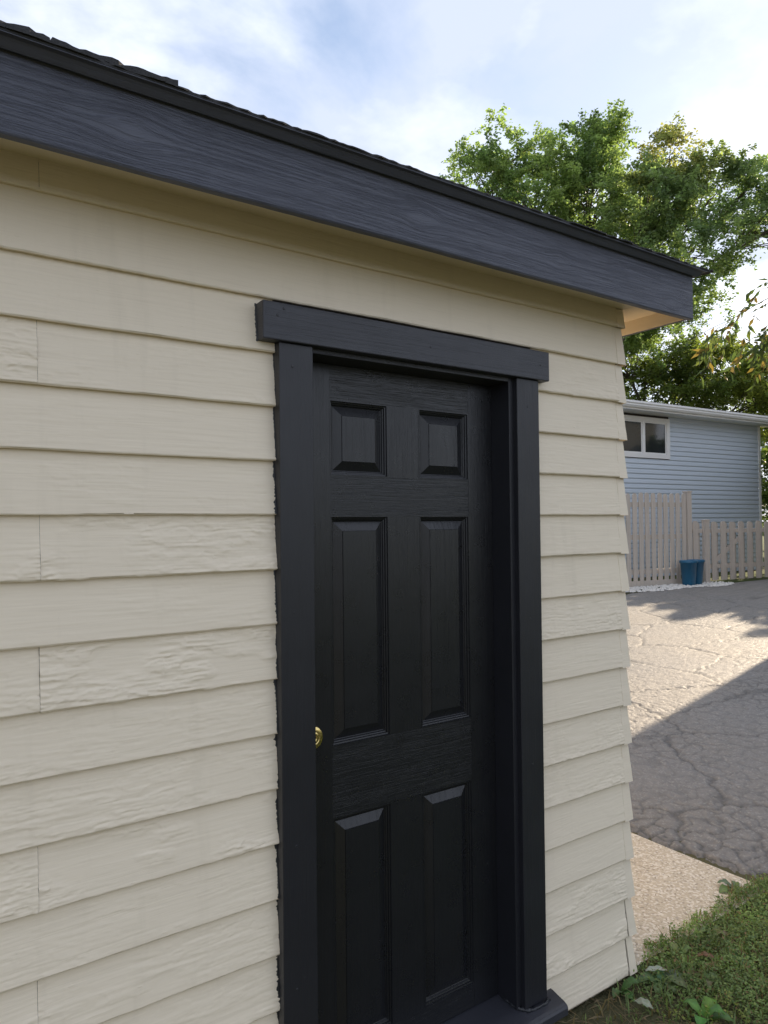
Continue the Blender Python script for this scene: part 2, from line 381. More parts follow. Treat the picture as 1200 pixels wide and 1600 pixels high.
# ------------------------------------------------------------------ garage
E_ = .1397
def Lz(k): return 2.265 - k * E_
XL, XR = -3.0, 2.198
shed = empty('garage', (0.5, 0, 0))
tag(shed, 'tan clapboard garage with black side door, black trim and black fascia', 'garage')
def prof(z, zb):          # distance of the board face behind its drip edge
    return (z - zb) / E_ * .0145
def paint_relief(X, T, k, seed, amt, ends):
    """height (m) of wrinkled, flaking paint on a board face; X along, T 0..1 up the face"""
    Z = T * E_; g = .25 * (X - X.min())
    warp = .012 * (vfbm(X * 7, Z * 25, seed + 3, 3) - .5)
    zz = Z + warp + .02 * (vfbm(X * 3, Z * 8, seed + 8, 2) - .5)
    grain = 1 - np.abs(2 * vfbm(X * 5, zz * 150, seed, 3) - 1)
    fine = vfbm(X * 9, zz * 420, seed + 20, 2)
    zone = np.clip((vfbm(X * 5.5, Z * 13, seed + 40, 3) - .42) * 7, 0, 1)
    low = np.exp(-(Z / .028) ** 2) * np.clip((vnoise(X * 4, Z * 0, seed + 50) - .3) * 3, 0, 1)
    jn = np.zeros_like(X)
    for e in ends: jn = np.maximum(jn, np.exp(-np.abs(X - e) / .045) * np.exp(-((Z - .03) / .035) ** 2))
    zone = np.clip(zone * amt + low * amt + jn * 1.2 * min(1, amt * 1.5), 0, 1)
    wr = 1 - np.abs(2 * vfbm(X * 26, zz * 75, seed + 60, 3) - 1)
    pl = vfbm(X * 13, zz * 46, seed + 70, 3); plate = 1 / (1 + np.exp(-(pl - .52) / .012))
    edge = np.exp(-((pl - .515) / .016) ** 2)
    return zone * (.0022 * wr ** 2 + .0013 * plate + .0016 * edge + .0017 * (grain ** 3)) + .0006 * fine + .0004 * grain
def board(x0, x1, k, mat, parent=shed, name='clapboard', flip=False, dz=0.0, dy=0.0, ztop=None, seed=0, amt=None, ends=()):
    zb = Lz(k) + dz; zt = (Lz(k - 1) + .012) if ztop is None else ztop
    fine = amt is not None
    xv0 = x0
    if fine and x0 < -.2: xv0 = -.2               # dense only where the relief can be seen
    n = max(2, int((x1 - xv0) / (.003 if fine else .025)))
    xs_ = np.linspace(xv0, x1, n + 1)
    if xv0 > x0: xs_ = np.concatenate([np.arange(x0, xv0 - .01, .05), xs_])
    tv = np.linspace(0, 1, 58 if fine else 4)[1:]
    X, T = np.meshgrid(xs_, tv, indexing='ij')
    wob = np.array([.0011 * mnoise.noise(Vector((x * 5.0, k * 3.1 + seed, 1.7))) + .0007 * mnoise.noise(Vector((x * 28.0, k * 7.7, 4.2))) for x in xs_])
    bow = np.array([.0009 * mnoise.noise(Vector((x * 2.0, k * 1.3, 9.1))) for x in xs_])
    Zf = zb + (zt - zb) * T; Yf = (Zf - zb) / E_ * .0145
    if fine:
        hgt = paint_relief(X, T, k, k * 13 + seed, amt, ends); Yf = Yf - hgt
        if amt > .3: wob = wob - .0022 * np.clip(vfbm(xs_ * 30, xs_ * 0, k + 90, 3) - .55, 0, 1) * 4 * amt
    cols = [np.stack([xs_, np.full_like(xs_, .0145), zb + wob + .001], 1), np.stack([xs_, np.full_like(xs_, .0016), zb + wob], 1), np.stack([xs_, np.zeros_like(xs_), zb + wob + .0022], 1)]
    cols += [np.stack([xs_, Yf[:, j], Zf[:, j]], 1) for j in range(len(tv))] + [np.stack([xs_, np.full_like(xs_, .021), np.full_like(xs_, zt)], 1)]
    G = np.stack(cols, 1); G[:, :, 1] += dy + bow[:, None]
    nx, m_ = G.shape[:2]; V = G.reshape(-1, 3)
    if flip: V = np.stack([2.2405 - .5 * V[:, 1], V[:, 0], V[:, 2]], 1)
    i = np.arange(nx * m_).reshape(nx, m_)
    F = np.stack([i[:-1, :-1], i[1:, :-1], i[1:, 1:], i[:-1, 1:]], -1).reshape(-1, 4)
    if flip: F = F[:, ::-1]
    o_ = npmesh(name, V, F, mat, parent, smooth=fine)
    if fine:
        pl_ = np.ones(len(F), dtype=bool).reshape(nx - 1, m_ - 1); pl_[:, :2] = False; pl_[:, -1] = False
        o_.data.polygons.foreach_set('use_smooth', pl_.ravel())
    # end grain so the cut ends are closed
    return o_
JX = {-1: .252, 2: .249, 5: .254, 7: .253, 10: .25, 12: .249, 15: .251}
JX2 = {0: -1.1, 1: -.62, 3: -1.3, 4: -.5, 6: -.9, 8: -1.2, 9: -.55, 11: -1.0, 13: -.7, 14: -1.4, 16: -.8}
WEAR_L = {-1: (.1, .15), 0: .1, 1: .14, 2: (.8, .2), 3: .15, 4: .25, 5: (.5, .7), 6: .2, 7: (.3, 1.3), 8: .3, 9: .5, 10: (.7, .75), 11: .25, 12: (1.2, .4), 13: .4, 14: .25, 15: (.4, .5), 16: .3}
WEAR_R = {1: .5, 7: .4, 10: .3, 11: .3, 14: .55, 15: 1.1, 16: .3}
for k in range(-1, 17):
    xe = XR if k <= 0 else .806
    zt = 2.50 if k == -1 else None
    if k in JX:
        a, b = WEAR_L[k]; j = JX[k]
        board(XL, j - .00025, k, TAN, ztop=zt, dy=.0004, amt=a, ends=(j,), seed=1); board(j + .00025, xe, k, TAN, ztop=zt, seed=5, dz=random.uniform(-.0012, .0012), amt=b, ends=(j,))
    else:
        board(XL, JX2[k] - .0006, k, TAN, ztop=zt); board(JX2[k] + .0006, xe, k, TAN, ztop=zt, seed=3, amt=WEAR_L[k])
    if k >= 1:
        board(1.752, XR, k, TAN, seed=9, dz=random.uniform(-.001, .001), amt=WEAR_R.get(k, .12), ends=(XR,))
    board(.046, 4.0, k, TAN_SIDE, flip=True, ztop=zt, seed=2)
# corner caps: one folded piece per course
for k in range(-1, 17):
    zb = Lz(k) - .002; zt = Lz(k - 1) if k > -1 else 2.472
    tilt = {14: .004, 15: .011, 16: .010}.get(k, random.uniform(-.001, .0015)); gap = {15: .006, 16: .009, 14: .003}.get(k, 0)
    V = []; F = []
    nz = 6
    for j in range(nz + 1):
        t = j / nz; z = zb + (zt - zb) * t; o = prof(z, zb) + .0006
        w = random.uniform(-.0006, .0006); lean = tilt * (1 - t)
        x0 = 2.194 + gap + lean * .6; xc = 2.2445 - .45 * o + lean
        prof_pts = [(x0, o + .0025), (x0, o - .0026 + w), (xc - .004, o - .0026 + w), (xc, o + .001), (xc, o + .048), (xc - .003, o + .048)]
        V += [(x, y, z + (.0015 * math.sin(k * 3 + i))) for i, (x, y) in enumerate(prof_pts)]
    m_ = 6
    for j in range(nz):
        for i in range(m_ - 1): F.append((j * m_ + i, j * m_ + i + 1, (j + 1) * m_ + i + 1, (j + 1) * m_ + i))
    o_ = mesh('corner_cap', V, F, TAN, shed)
    md = o_.modifiers.new('thick', 'SOLIDIFY'); md.thickness = .0012; md.offset = -1
# sheathing behind the boards and the rest of the shell
for nm, a in (('wall_sheathing', (XL, .884, .022, .10, .02, 2.5)), ('wall_sheathing', (1.656, 2.217, .022, .10, .02, 2.5)), ('wall_sheathing', (.884, 1.656, .022, .10, 2.165, 2.5)),
              ('wall_sheathing', (2.15, 2.2165, .10, 4.0, .02, 2.5)), ('wall_sheathing', (XL, 2.15, 3.93, 4.0, .02, 2.5)), ('wall_sheathing', (XL, XL + .07, .10, 3.93, .02, 2.5))):
    box(nm, *a, SHEATH, shed)
box('floor_slab', XL, 2.2, .03, 4.0, -.05, .10, CONCRETE, shed)
box('foundation', XL, 2.2, .026, .06, -.05, .031, CONCRETE, shed)
box('soffit', XL, 2.232, -.150, .03, 2.474, 2.486, TAN, shed)
sf = box('soffit', 2.2325, 2.393, -.150, 4.1, 2.4745, 2.4865, WOOD, shed); sf['label'] = 'bare orange wood soffit over the corner'
# fascia
def fascia(x0, x1, y0, y1, z0, z1, mat, name='fascia_board'):
    n = int((x1 - x0) / .03); V = []; F = []
    for i in range(n + 1):
        x = x0 + (x1 - x0) * i / n
        w = .0012 * mnoise.noise(Vector((x * 3, 7, 1))) + .0007 * mnoise.noise(Vector((x * 17, 2, 1)))
        for (y, z) in ((y1, z0 + w), (y0 + .003, z0 + w), (y0, z0 + .004 + w), (y0, z1), (y1, z1)): V.append((x, y, z))
    for i in range(n):
        for j in range(5): F.append((i * 5 + j, (i + 1) * 5 + j, (i + 1) * 5 + (j + 1) % 5, i * 5 + (j + 1) % 5))
    F.append((0, 1, 2, 3, 4)); F.append(tuple(n * 5 + j for j in (4, 3, 2, 1, 0)))
    return mesh(name, V, F, mat, shed)
fascia(-3.19, 2.412, -.169, -.149, 2.421, 2.590, FASCIA_M)
box('fascia_board', 2.3935, 2.4095, -.1485, 4.18, 2.423, 2.577, FASCIA_SIDE, shed, .002)
box('fascia_backing', 2.389, 2.3928, -.1475, 4.1, 2.424, 2.474, WOOD, shed)
def drip(p0, p1, outv, name='drip_edge'):
    pr = [(.0, 2.588), (.0, 2.580), (.010, 2.577), (.014, 2.580), (.026, 2.5915), (.036, 2.593), (.036, 2.5945), (.0, 2.5945)]
    n = 60; V = []; F = []
    for i in range(n + 1):
        t = i / n
        for o, z in pr:
            w = .0012 * mnoise.noise(Vector((t * 40, o * 20, 3)))
            mit = (o if i == n and outv[1] < 0 else 0)
            V.append((p0[0] + (p1[0] - p0[0]) * t + outv[0] * o + (mit if outv[1] else 0), p0[1] + (p1[1] - p0[1]) * t + outv[1] * o - ((o if i == 0 else 0) if outv[0] else 0), z + w))
    k = len(pr)
    for i in range(n):
        for j in range(k): F.append((i * k + j, (i + 1) * k + j, (i + 1) * k + (j + 1) % k, i * k + (j + 1) % k))
    F += [tuple(range(k)), tuple(n * k + j for j in reversed(range(k)))]
    o_ = mesh(name, V, F, DRIP, shed)
drip((-3.19, -.1695), (2.413, -.1695), (0, -1)); drip((2.4135, -.1688), (2.4135, 4.18), (1, 0))
# hip roof body
x0, x1, y0, y1, ze = -3.25, 2.470, -.205, 4.22, 2.5955
hm = (y1 - y0) / 2; rise = hm * .34; ym = (y0 + y1) / 2
rv = [(x0, y0, ze), (x1, y0, ze), (x1, y1, ze), (x0, y1, ze), (x0, y0, ze + .006), (x1, y0, ze + .006), (x1, y1, ze + .006), (x0, y1, ze + .006), (x0 + hm, ym, ze + rise), (x1 - hm, ym, ze + rise)]
rf = [(3, 2, 1, 0), (0, 1, 5, 4), (1, 2, 6, 5), (2, 3, 7, 6), (3, 0, 4, 7), (4, 5, 9, 8), (5, 6, 9), (6, 7, 8, 9), (7, 4, 8)]
roof = mesh('roof', rv, rf, SHINGLE, shed)
# shingles along the two eaves that can be seen, with chewed edges
def shingle(x0, x1, yf, z, th, depth, side=False, slope=.34):
    n = max(3, int((x1 - x0) / .012)); V = []; F = []
    for i in range(n + 1):
        x = x0 + (x1 - x0) * i / n
        ch = .012 * abs(mnoise.noise(Vector((x * 22, z * 50, 3)))) + .009 * abs(mnoise.noise(Vector((x * 70, z * 50, 5))))
        hz = th * (.6 + .8 * abs(mnoise.noise(Vector((x * 40, z * 90, 8)))))
        a = yf + ch
        dp = min(depth, max(.012, (x + .215) if side else (2.493 - x)))
        for (y, zz) in ((a, z), (a, z + hz), (yf + dp, z + hz + dp * slope), (yf + dp, z + dp * slope)):
            V.append((x, y, zz))
    for i in range(n):
        for j in range(4): F.append((i * 4 + j, (i + 1) * 4 + j, (i + 1) * 4 + (j + 1) % 4, i * 4 + (j + 1) % 4))
    F += [(3, 2, 1, 0), tuple(n * 4 + j for j in range(4))]
    if side:
        V = [(x1s - (y - yf_s), x, zz) for x, y, zz in V]; F = [tuple(reversed(q)) for q in F]
    return mesh('shingle', V, F, SHINGLE, roof)
xs = -3.25; i = 0
while xs < 2.49:
    xe = min(xs + random.uniform(.29, .33), 2.492)
    if 2.492 - xe < .1: xe = 2.492
    shingle(xs, xe - .002, -.213 + random.uniform(-.004, .004), 2.5985 + random.uniform(0, .0012), .005, .14)
    xs = xe
xs = -3.25
for xe in (-2.9, -2.55, -2.2, -1.85, -1.5, -1.15, -.8, -.45, -.1, .245, .49):
    shingle(xs, xe - (.004 if xe == .245 else .001), -.208 + random.uniform(-.004, .004), 2.6045, .0135, .13); xs = xe
yf_s, x1s = -.205, 2.487
ys = -.21
while ys < 4.2:
    ye = min(ys + .32, 4.23); shingle(ys, ye - .002, yf_s, 2.5984, .005, .14, side=True); ys = ye

# door casing, jambs, sill
def nail(x, y, z, r, parent, ny=True):
    V = []; F = []
    for k in range(10):
        a = 2 * PI * k / 10; V.append((x + r * math.cos(a), y - .0003, z + r * math.sin(a)))
    for k in range(10):
        a = 2 * PI * k / 10; V.append((x + r * .7 * math.cos(a), y - .0012, z + r * .7 * math.sin(a)))
    for k in range(10): F.append((k, (k + 1) % 10, 10 + (k + 1) % 10, 10 + k))
    F.append(tuple(range(10, 20)))
    return mesh('nail_head', V, F, NAIL, parent)
frame = box('door_casing', .8065, .9045, -.022, .03, .10, 2.1495, TRIM_V, shed, .0022)
for z in (2.09, 1.455, .86, .5): nail(.846 + random.uniform(-.004, .004), -.022, z, .0035, frame)
frame2 = box('door_casing', 1.6525, 1.7525, -.022, .03, .132, 2.1495, TRIM_V, shed, .0022)
for z in (2.06, 1.37, .9): nail(1.70, -.022, z, .0035, frame2)
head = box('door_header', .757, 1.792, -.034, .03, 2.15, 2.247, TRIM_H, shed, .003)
for x, z in ((.797, 2.213), (.815, 2.232), (1.29, 2.198), (1.75, 2.2)): nail(x, -.034, z, .0038, head)
box('door_jamb', 1.633, 1.6535, -.004, .13, .128, 2.1505, TRIM_V, shed, .0015)
box('door_jamb', .8835, .905, -.004, .13, .128, 2.1505, TRIM_V, shed, .0015)
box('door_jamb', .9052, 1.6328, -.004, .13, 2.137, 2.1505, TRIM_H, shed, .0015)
# sill with a sloping top and rounded nose
sv = []; sfc = []
sp_ = [(.13, .100), (.13, .136), (.085, .134), (0.0, .128), (-.055, .121), (-.066, .117), (-.070, .110), (-.070, .088), (-.066, .084), (.0, .086)]
xsl = [.74, .745] + list(np.linspace(.8, 1.78, 40)) + [1.797, 1.803]
for i, x in enumerate(xsl):
    e = .006 if i in (0, len(xsl) - 1) else 0
    for (y, z) in sp_:
        yy = y + (e if y < -.05 else 0) + .0012 * mnoise.noise(Vector((x * 20, y * 30, 2)))
        sv.append((x, yy, z + .0012 * mnoise.noise(Vector((x * 30, y * 40, 5))) - (e * .5 if z > .1 and y < 0 else 0)))
q = len(sp_)
for i in range(len(xsl) - 1):
    for j in range(q): sfc.append((i * q + j, (i + 1) * q + j, (i + 1) * q + (j + 1) % q, i * q + (j + 1) % q))
sfc += [tuple(reversed(range(q))), tuple((len(xsl) - 1) * q + j for j in range(q))]
# keep the sill behind the boards outside the casing
sill = mesh('door_sill', sv, [tuple(reversed(t)) for t in sfc], TRIM_H, shed)
# caulk bead round the foot of the right casing
bead, bf = [], []
pth = [(1.634, .06, .134), (1.636, .02, .134), (1.645, -.008, .131), (1.665, -.026, .127), (1.70, -.03, .126), (1.735, -.03, .126), (1.757, -.024, .127), (1.76, .0, .129)]
pts = []
for a, b in zip(pth[:-1], pth[1:]):
    for t in np.linspace(0, 1, 6)[:-1]: pts.append(tuple(a[i] + (b[i] - a[i]) * t + random.uniform(-.0012, .0012) for i in range(3)))
V, F = tube_np(pts, [.006 + random.uniform(-.002, .003) for _ in pts], 6)
mesh('caulk_bead', V, F, SMEAR, shed, True)
# ragged paint line beside the left casing (follows each board face)
for k in range(1, 17):
    zb, zt = Lz(k) + .003, Lz(k - 1) - .001
    n = 46; V = []; F = []
    for i in range(n + 1):
        z = zb + (zt - zb) * i / n; y = prof(z, Lz(k)) - .0007
        w = .0035 + .004 * max(0, mnoise.noise(Vector((z * 60, 3, k)))) + .003 * mnoise.noise(Vector((z * 210, 1, 2))) + .006 * max(0, mnoise.noise(Vector((z * 9, 5, 1))))
        if k < 4: w *= .6
        if i / n > .88 and k > 6: w += .004 * random.random()
        V += [(.8068 - max(w, .0012), y, z), (.8072, y - .0015, z)]
    for i in range(n): F.append((2 * i, 2 * i + 1, 2 * i + 3, 2 * i + 2))
    mesh('paint_edge', V, F, SMEAR, shed)
V = []; F = []
for i in range(41):
    z = 2.148 + .1 * i / 40; w = .003 + .003 * abs(mnoise.noise(Vector((z * 90, 3, 1)))) + .002 * mnoise.noise(Vector((z * 260, 1, 2)))
    y = prof(z, Lz(1)) - .0007
    V += [(.7572 - max(.001, w), y, z), (.7574, y - .003, z)]
for i in range(40): F.append((2 * i, 2 * i + 1, 2 * i + 3, 2 * i + 2))
mesh('paint_edge', V, F, SMEAR, shed)

# door: rails and stiles with six raised panels
DY = .08
PZ_ = [(1.819, 2.036), (1.055, 1.705), (.208, .856)]; PXS = [(1.012, 1.212), (1.329, 1.530)]
dx0, dx1, dz0, dz1 = .9065, 1.6318, .138, 2.136
door = box('door', dx0 + .002, dx1 - .002, DY + .022, DY + .045, dz0, dz1, DOOR_V, shed)
door['label'] = 'black six panel door with embossed wood grain'
def piece(name, a, b, c, d, mat, e=0.0): return box(name, a, b, DY + e, DY + .0215, c, d, mat, door)
piece('stile', dx0, PXS[0][0], dz0, dz1, DOOR_V); piece('stile', PXS[1][1], dx1, dz0, dz1, DOOR_V)
zr = [(dz0, PZ_[2][0]), (PZ_[2][1], PZ_[1][0]), (PZ_[1][1], PZ_[0][0]), (PZ_[0][1], dz1)]
for a, b in zr: piece('rail', PXS[0][0] + .0003, PXS[1][1] - .0003, a, b, DOOR_H, .0004)
for a, b in PZ_: piece('mullion', PXS[0][1], PXS[1][0], a + .0003, b - .0003, DOOR_V, .0002)
def rings(name, x0, x1, z0, z1, prof_, mat, cap=True):
    V = []; F = []
    for ins, dy in prof_:
        V += [(x0 + ins, DY + dy, z0 + ins), (x1 - ins, DY + dy, z0 + ins), (x1 - ins, DY + dy, z1 - ins), (x0 + ins, DY + dy, z1 - ins)]
    for i in range(len(prof_) - 1):
        for j in range(4): F.append((i * 4 + j, i * 4 + (j + 1) % 4, (i + 1) * 4 + (j + 1) % 4, (i + 1) * 4 + j))
    if cap: b = (len(prof_) - 1) * 4; F.append((b, b + 1, b + 2, b + 3))
    return mesh(name, V, F, mat, door)
for z0, z1 in PZ_:
    for x0_, x1_ in PXS:
        rings('panel_molding', x0_, x1_, z0, z1, [(0, -.0004), (.003, -.0004), (.0045, .004), (.008, .005), (.0095, .0095), (.0125, .0105), (.015, .0150), (.017, .0158)], DOOR_V, False)
        rings('panel', x0_ + .0165, x1_ - .0165, z0 + .0165, z1 - .0165, [(0, .0157), (.026, .0050), (.027, .0030), (.028, .0030)], PANEL_M)
# brass deadbolt, half hidden by the casing
V = []; F = []; n = 32
cx, cz, rr = .9535, 1.092, .027
prof_l = [(1.0, 0.0), (1.0, -.003), (.93, -.0048), (.60, -.0052), (.56, -.0052), (.54, -.0036), (.50, -.0050), (.16, -.0054), (.14, -.0030), (.02, -.0028)]
for rad, dy in prof_l:
    for k in range(n):
        a = 2 * PI * k / n; V.append((cx + rr * rad * math.cos(a), DY + dy, cz + rr * 1.15 * rad * math.sin(a)))
for i in range(len(prof_l) - 1):
    for k in range(n): F.append((i * n + k, i * n + (k + 1) % n, (i + 1) * n + (k + 1) % n, (i + 1) * n + k))
F.append(tuple((len(prof_l) - 1) * n + k for k in range(n)))
lock = mesh('deadbolt', V, F, BRASS, door, True); lock['label'] = 'round brass deadbolt lock'

# ------------------------------------------------------------------ blue house
HD = Vector((math.sin(R(93.8)), math.cos(R(93.8)), 0)); HN = Vector((HD.y, -HD.x, 0))   # HN points to the camera side
if HN.y > 0: HN = -HN
HB = Vector((18.62, 8.05, 0)); HG = .43
def hp(a, out_, z): p = HB + HD * a + HN * out_; return (p.x, p.y, z)
house = empty('house', (HB.x - 5, HB.y + 3, HG))
tag(house, 'light blue vinyl sided house with white gutter beyond the fence', 'house')
def hbox(name, a0, a1, o0, o1, z0, z1, mat, parent=house):
    V = [hp(a, o, z) for a in (a0, a1) for o in (o0, o1) for z in (z0, z1)]
    F = [(0, 1, 3, 2), (4, 6, 7, 5), (0, 4, 5, 1), (2, 3, 7, 6), (0, 2, 6, 4), (1, 5, 7, 3)]
    return mesh(name, V, F, mat, parent)
HL, HZT = -10.0, 4.18
WX0, WX1, WZ0, WZ1 = -5.4, -3.62, 3.16, 4.10
hbox('wall_core', HL, 0, -6.5, -.03, HG - .2, HZT, SHEATH)
ex = .113; z = HG; n = 0
while z < HZT - .02:
    z1_ = min(z + ex, HZT)
    spans = [(HL, -.06)]
    if z1_ > WZ0 and z < WZ1: spans = [(HL, WX0), (WX1, -.06)]
    for a0, a1 in spans:
        V = []
        for a in (a0, a1):
            V += [hp(a, -.02, z), hp(a, .012, z), hp(a, .014, z + .006), hp(a, .004, z + .07), hp(a, -.004, z + .085), hp(a, -.004, z1_ + .002)]
        F = [(j, 6 + j, 7 + j, j + 1) for j in range(5)] + [(5, 4, 3, 2, 1, 0), (6, 7, 8, 9, 10, 11)]
        mesh('siding_board', V, F, BLUE, house)
    # right end wall
    z += ex
hbox('side_wall', -.03, -.004, -6.5, -.02, HG, HZT, BLUE)
hbox('corner_trim', -.075, .012, -.07, .022, HG, HZT, WHITE)
hbox('soffit', HL - .3, .45, -.03, .42, HZT - .02, HZT + .02, WHITE)
hbox('fascia', HL - .3, .45, .42, .445, HZT - .03, HZT + .17, WHITE)
# gutter: K profile
V = []; gp = [(.445, HZT + .01), (.50, HZT + .01), (.53, HZT + .05), (.53, HZT + .075), (.555, HZT + .10), (.555, HZT + .14), (.545, HZT + .14), (.545, HZT + .10), (.445, HZT + .03)]
for a in (HL - .3, .46):
    V += [hp(a, o, z) for o, z in gp]
k_ = len(gp); F = [(j, k_ + j, k_ + (j + 1) % k_, (j + 1) % k_) for j in range(k_)] + [tuple(range(k_)), tuple(reversed(range(k_, 2 * k_)))]
mesh('gutter', V, F, WHITE, house)
V = [hp(HL - .3, .5, HZT + .16), hp(.45, .5, HZT + .16), hp(.45, -7.0, HZT + .16), hp(HL - .3, -7.0, HZT + .16), hp(HL + 2.5, -3.25, HZT + .75), hp(-2.5, -3.25, HZT + .75)]
mesh('roof', V, [(0, 1, 5, 4), (1, 2, 5), (2, 3, 4, 5), (3, 0, 4), (3, 2, 1, 0)], HROOF, house)
win = hbox('window', WX0, WX1, -.03, -.012, WZ0, WZ1, CURTAIN)
win['label'] = 'white framed sliding window'
def wbar(a0, a1, z0, z1, o=.03, nm='window_frame'): return hbox(nm, a0, a1, -.011, o, z0, z1, WHITE, win)
wbar(WX0, WX1, WZ1 - .10, WZ1, .032); wbar(WX0, WX1, WZ0, WZ0 + .10, .032)
wbar(WX1 - .11, WX1, WZ0 + .1, WZ1 - .1, .031); wbar(WX0, WX0 + .11, WZ0 + .1, WZ1 - .1, .031)
wm = (WX0 + WX1) / 2 - .02
wbar(wm - .035, wm + .035, WZ0 + .1, WZ1 - .1, .024, 'mullion')
for a0, a1 in ((WX0 + .11, wm - .035), (wm + .035, WX1 - .11)):
    hbox('pane', a0 + .002, a1 - .002, -.010, .004, WZ0 + .101, WZ1 - .101, GLASS, win)
    for zz in (WZ0 + .101, WZ1 - .131): wbar(a0 + .003, a1 - .003, zz, zz + .03, .012, 'sash')
    for aa in (a0 + .002, a1 - .032): wbar(aa, aa + .03, WZ0 + .132, WZ1 - .132, .012, 'sash')

# ------------------------------------------------------------------ fences
FD = Vector((math.sin(R(100)), math.cos(R(100)), 0)); FN = Vector((FD.y, -FD.x, 0))
if FN.y > 0: FN = -FN
FB = Vector((13.06, 6.62, .43))
def fbox(name, a0, a1, o0, o1, z0, z1, parent, jit=.004, dog=False, lean=0):
    V = []
    for z, l in ((z0, 0), (z1, lean)):
        for a, o in ((a0, o0), (a1, o0), (a1, o1), (a0, o1)):
            p = FB + FD * (a + l) + FN * o; V.append((p.x + random.uniform(-jit, jit) * .3, p.y, FB.z + z + random.uniform(-jit, jit)))
    F = [(3, 2, 1, 0), (0, 1, 5, 4), (1, 2, 6, 5), (2, 3, 7, 6), (3, 0, 4, 7)]
    if dog:
        c = .03
        for a, o in ((a0 + c, o0), (a1 - c, o0), (a1 - c, o1), (a0 + c, o1)):
            p = FB + FD * (a + lean) + FN * o; V.append((p.x, p.y, FB.z + z1 + .035))
        F += [(4, 5, 9, 8), (5, 6, 10, 9), (6, 7, 11, 10), (7, 4, 8, 11), (8, 9, 10, 11)]
    else: F.append((4, 5, 6, 7))
    return mesh(name, V, F, FENCE, parent)
tf = empty('fence', FB - FD * 1.5)
tag(tf, 'tall weathered grey picket fence beside the blue planters', 'fence')
for i in range(26):
    a = -.13 - i * .16
    fbox('picket', a - .050, a + .050, .02, .04, .04 + random.uniform(-.01, .01), 1.78 + random.uniform(-.012, .012), tf, dog=True, lean=random.uniform(-.008, .008))
for zz in (.25, .92, 1.55): fbox('rail', -4.3, -.05, -.038, .018, zz, zz + .09, tf)
fbox('kick_board', -4.3, -.06, .041, .06, .0, .13, tf)
p_ = fbox('post', -.05, .06, -.05, .06, 0, 1.84, tf); fbox('post_cap', -.062, .072, -.062, .072, 1.84, 1.87, p_)
for a in (-2.2, -4.3): fbox('post', a - .05, a + .05, -.12, -.061, 0, 1.84, tf)
sf_ = empty('gate', FB + FD * 1.2)
tag(sf_, 'low weathered picket gate with a diagonal brace right of the planters', 'gate')
for i in range(16):
    a = .18 + i * .26
    if i == 1: continue
    fbox('picket', a - .068, a + .068, .02, .04, .06, 1.22 + random.uniform(-.012, .012), sf_, dog=True, lean=random.uniform(-.006, .006))
for i in range(15):
    a = .31 + i * .26
    fbox('back_picket', a - .068, a + .068, -.06, -.04, .06, 1.20, sf_, dog=True)
for zz in (.30, 1.02): fbox('rail', .07, 4.2, -.038, .018, zz, zz + .085, sf_)
p_ = fbox('post', .40, .53, .0, .075, 0, 1.27, sf_); fbox('post_cap', .39, .54, -.01, .085, 1.27, 1.295, p_)
V = []
for o in (-.01, .019):
    for a, z in ((.75, .40), (.75, .50), (1.55, 1.02), (1.55, .92)):
        p = FB + FD * a + FN * (o + .002); V.append((p.x, p.y, FB.z + z))
mesh('brace', V, [(0, 1, 2, 3), (7, 6, 5, 4), (0, 4, 5, 1), (1, 5, 6, 2), (2, 6, 7, 3), (3, 7, 4, 0)], FENCE, sf_)

# planters
def planter(a, o, s, label):
    p = FB + FD * a + FN * o; root = empty('planter', p); tag(root, label, 'planter', 'blue planters by the fence')
    n = 28; V = []; F = []
    prof_p = [(.0, 0.0), (.115, .0), (.12, .01), (.158, .44), (.172, .442), (.176, .452), (.176, .485), (.17, .492), (.156, .49), (.15, .47), (.12, .1), (.0, .1)]
    for rad, z in prof_p:
        for k in range(n):
            t = 2 * PI * k / n; sq = 1.0 / max(abs(math.cos(t)), abs(math.sin(t))) ** .45
            V.append((p.x + rad * s * sq * math.cos(t), p.y + rad * s * sq * math.sin(t), p.z + z * s * 1.2))
    for i in range(len(prof_p) - 1):
        for k in range(n): F.append((i * n + k, i * n + (k + 1) % n, (i + 1) * n + (k + 1) % n, (i + 1) * n + k))
    pot = mesh('pot', V, F, POT, root, True)
    V = [(p.x + .145 * s * math.cos(2 * PI * k / n), p.y + .145 * s * math.sin(2 * PI * k / n), p.z + .50 * s) for k in range(n)]
    mesh('soil', V, [tuple(range(n))], LAWN, root)
planter(-.36, .34, .86, 'blue plastic planter in front, left of the pair by the fence')
planter(-.06, .24, .86, 'blue plastic planter behind, right of the pair by the fence')

# white gravel strip
V = []; F = []
for i in range(1500):
    a = random.uniform(-4.2, .75); lo = .10; hi = .72 + .1 * math.sin(a * 3) - max(0, a) * .5
    p = FB + FD * a + FN * random.uniform(lo, max(lo + .1, hi)); s = random.uniform(.018, .042)
    b = len(V); rz = random.uniform(0, PI)
    pts = [(1, 0, 0), (0, 1, 0), (-1, 0, 0), (0, -1, 0), (0, 0, .8), (0, 0, -.6)]
    for (x, y, z) in pts:
        x, y = x * math.cos(rz) - y * math.sin(rz), x * math.sin(rz) + y * math.cos(rz)
        j = random.uniform(.7, 1.25)
        V.append((p.x + x * s * j * 1.2, p.y + y * s * j, ground_z(p.x, p.y) + .02 + z * s * j))
    F += [(b, b + 1, b + 4), (b + 1, b + 2, b + 4), (b + 2, b + 3, b + 4), (b + 3, b, b + 4), (b + 1, b, b + 5), (b + 2, b + 1, b + 5), (b + 3, b + 2, b + 5), (b, b + 3, b + 5)]
st = mesh('white_gravel', V, F, STONE); tag(st, 'white gravel strip along the foot of the fence', 'gravel', kind='stuff')

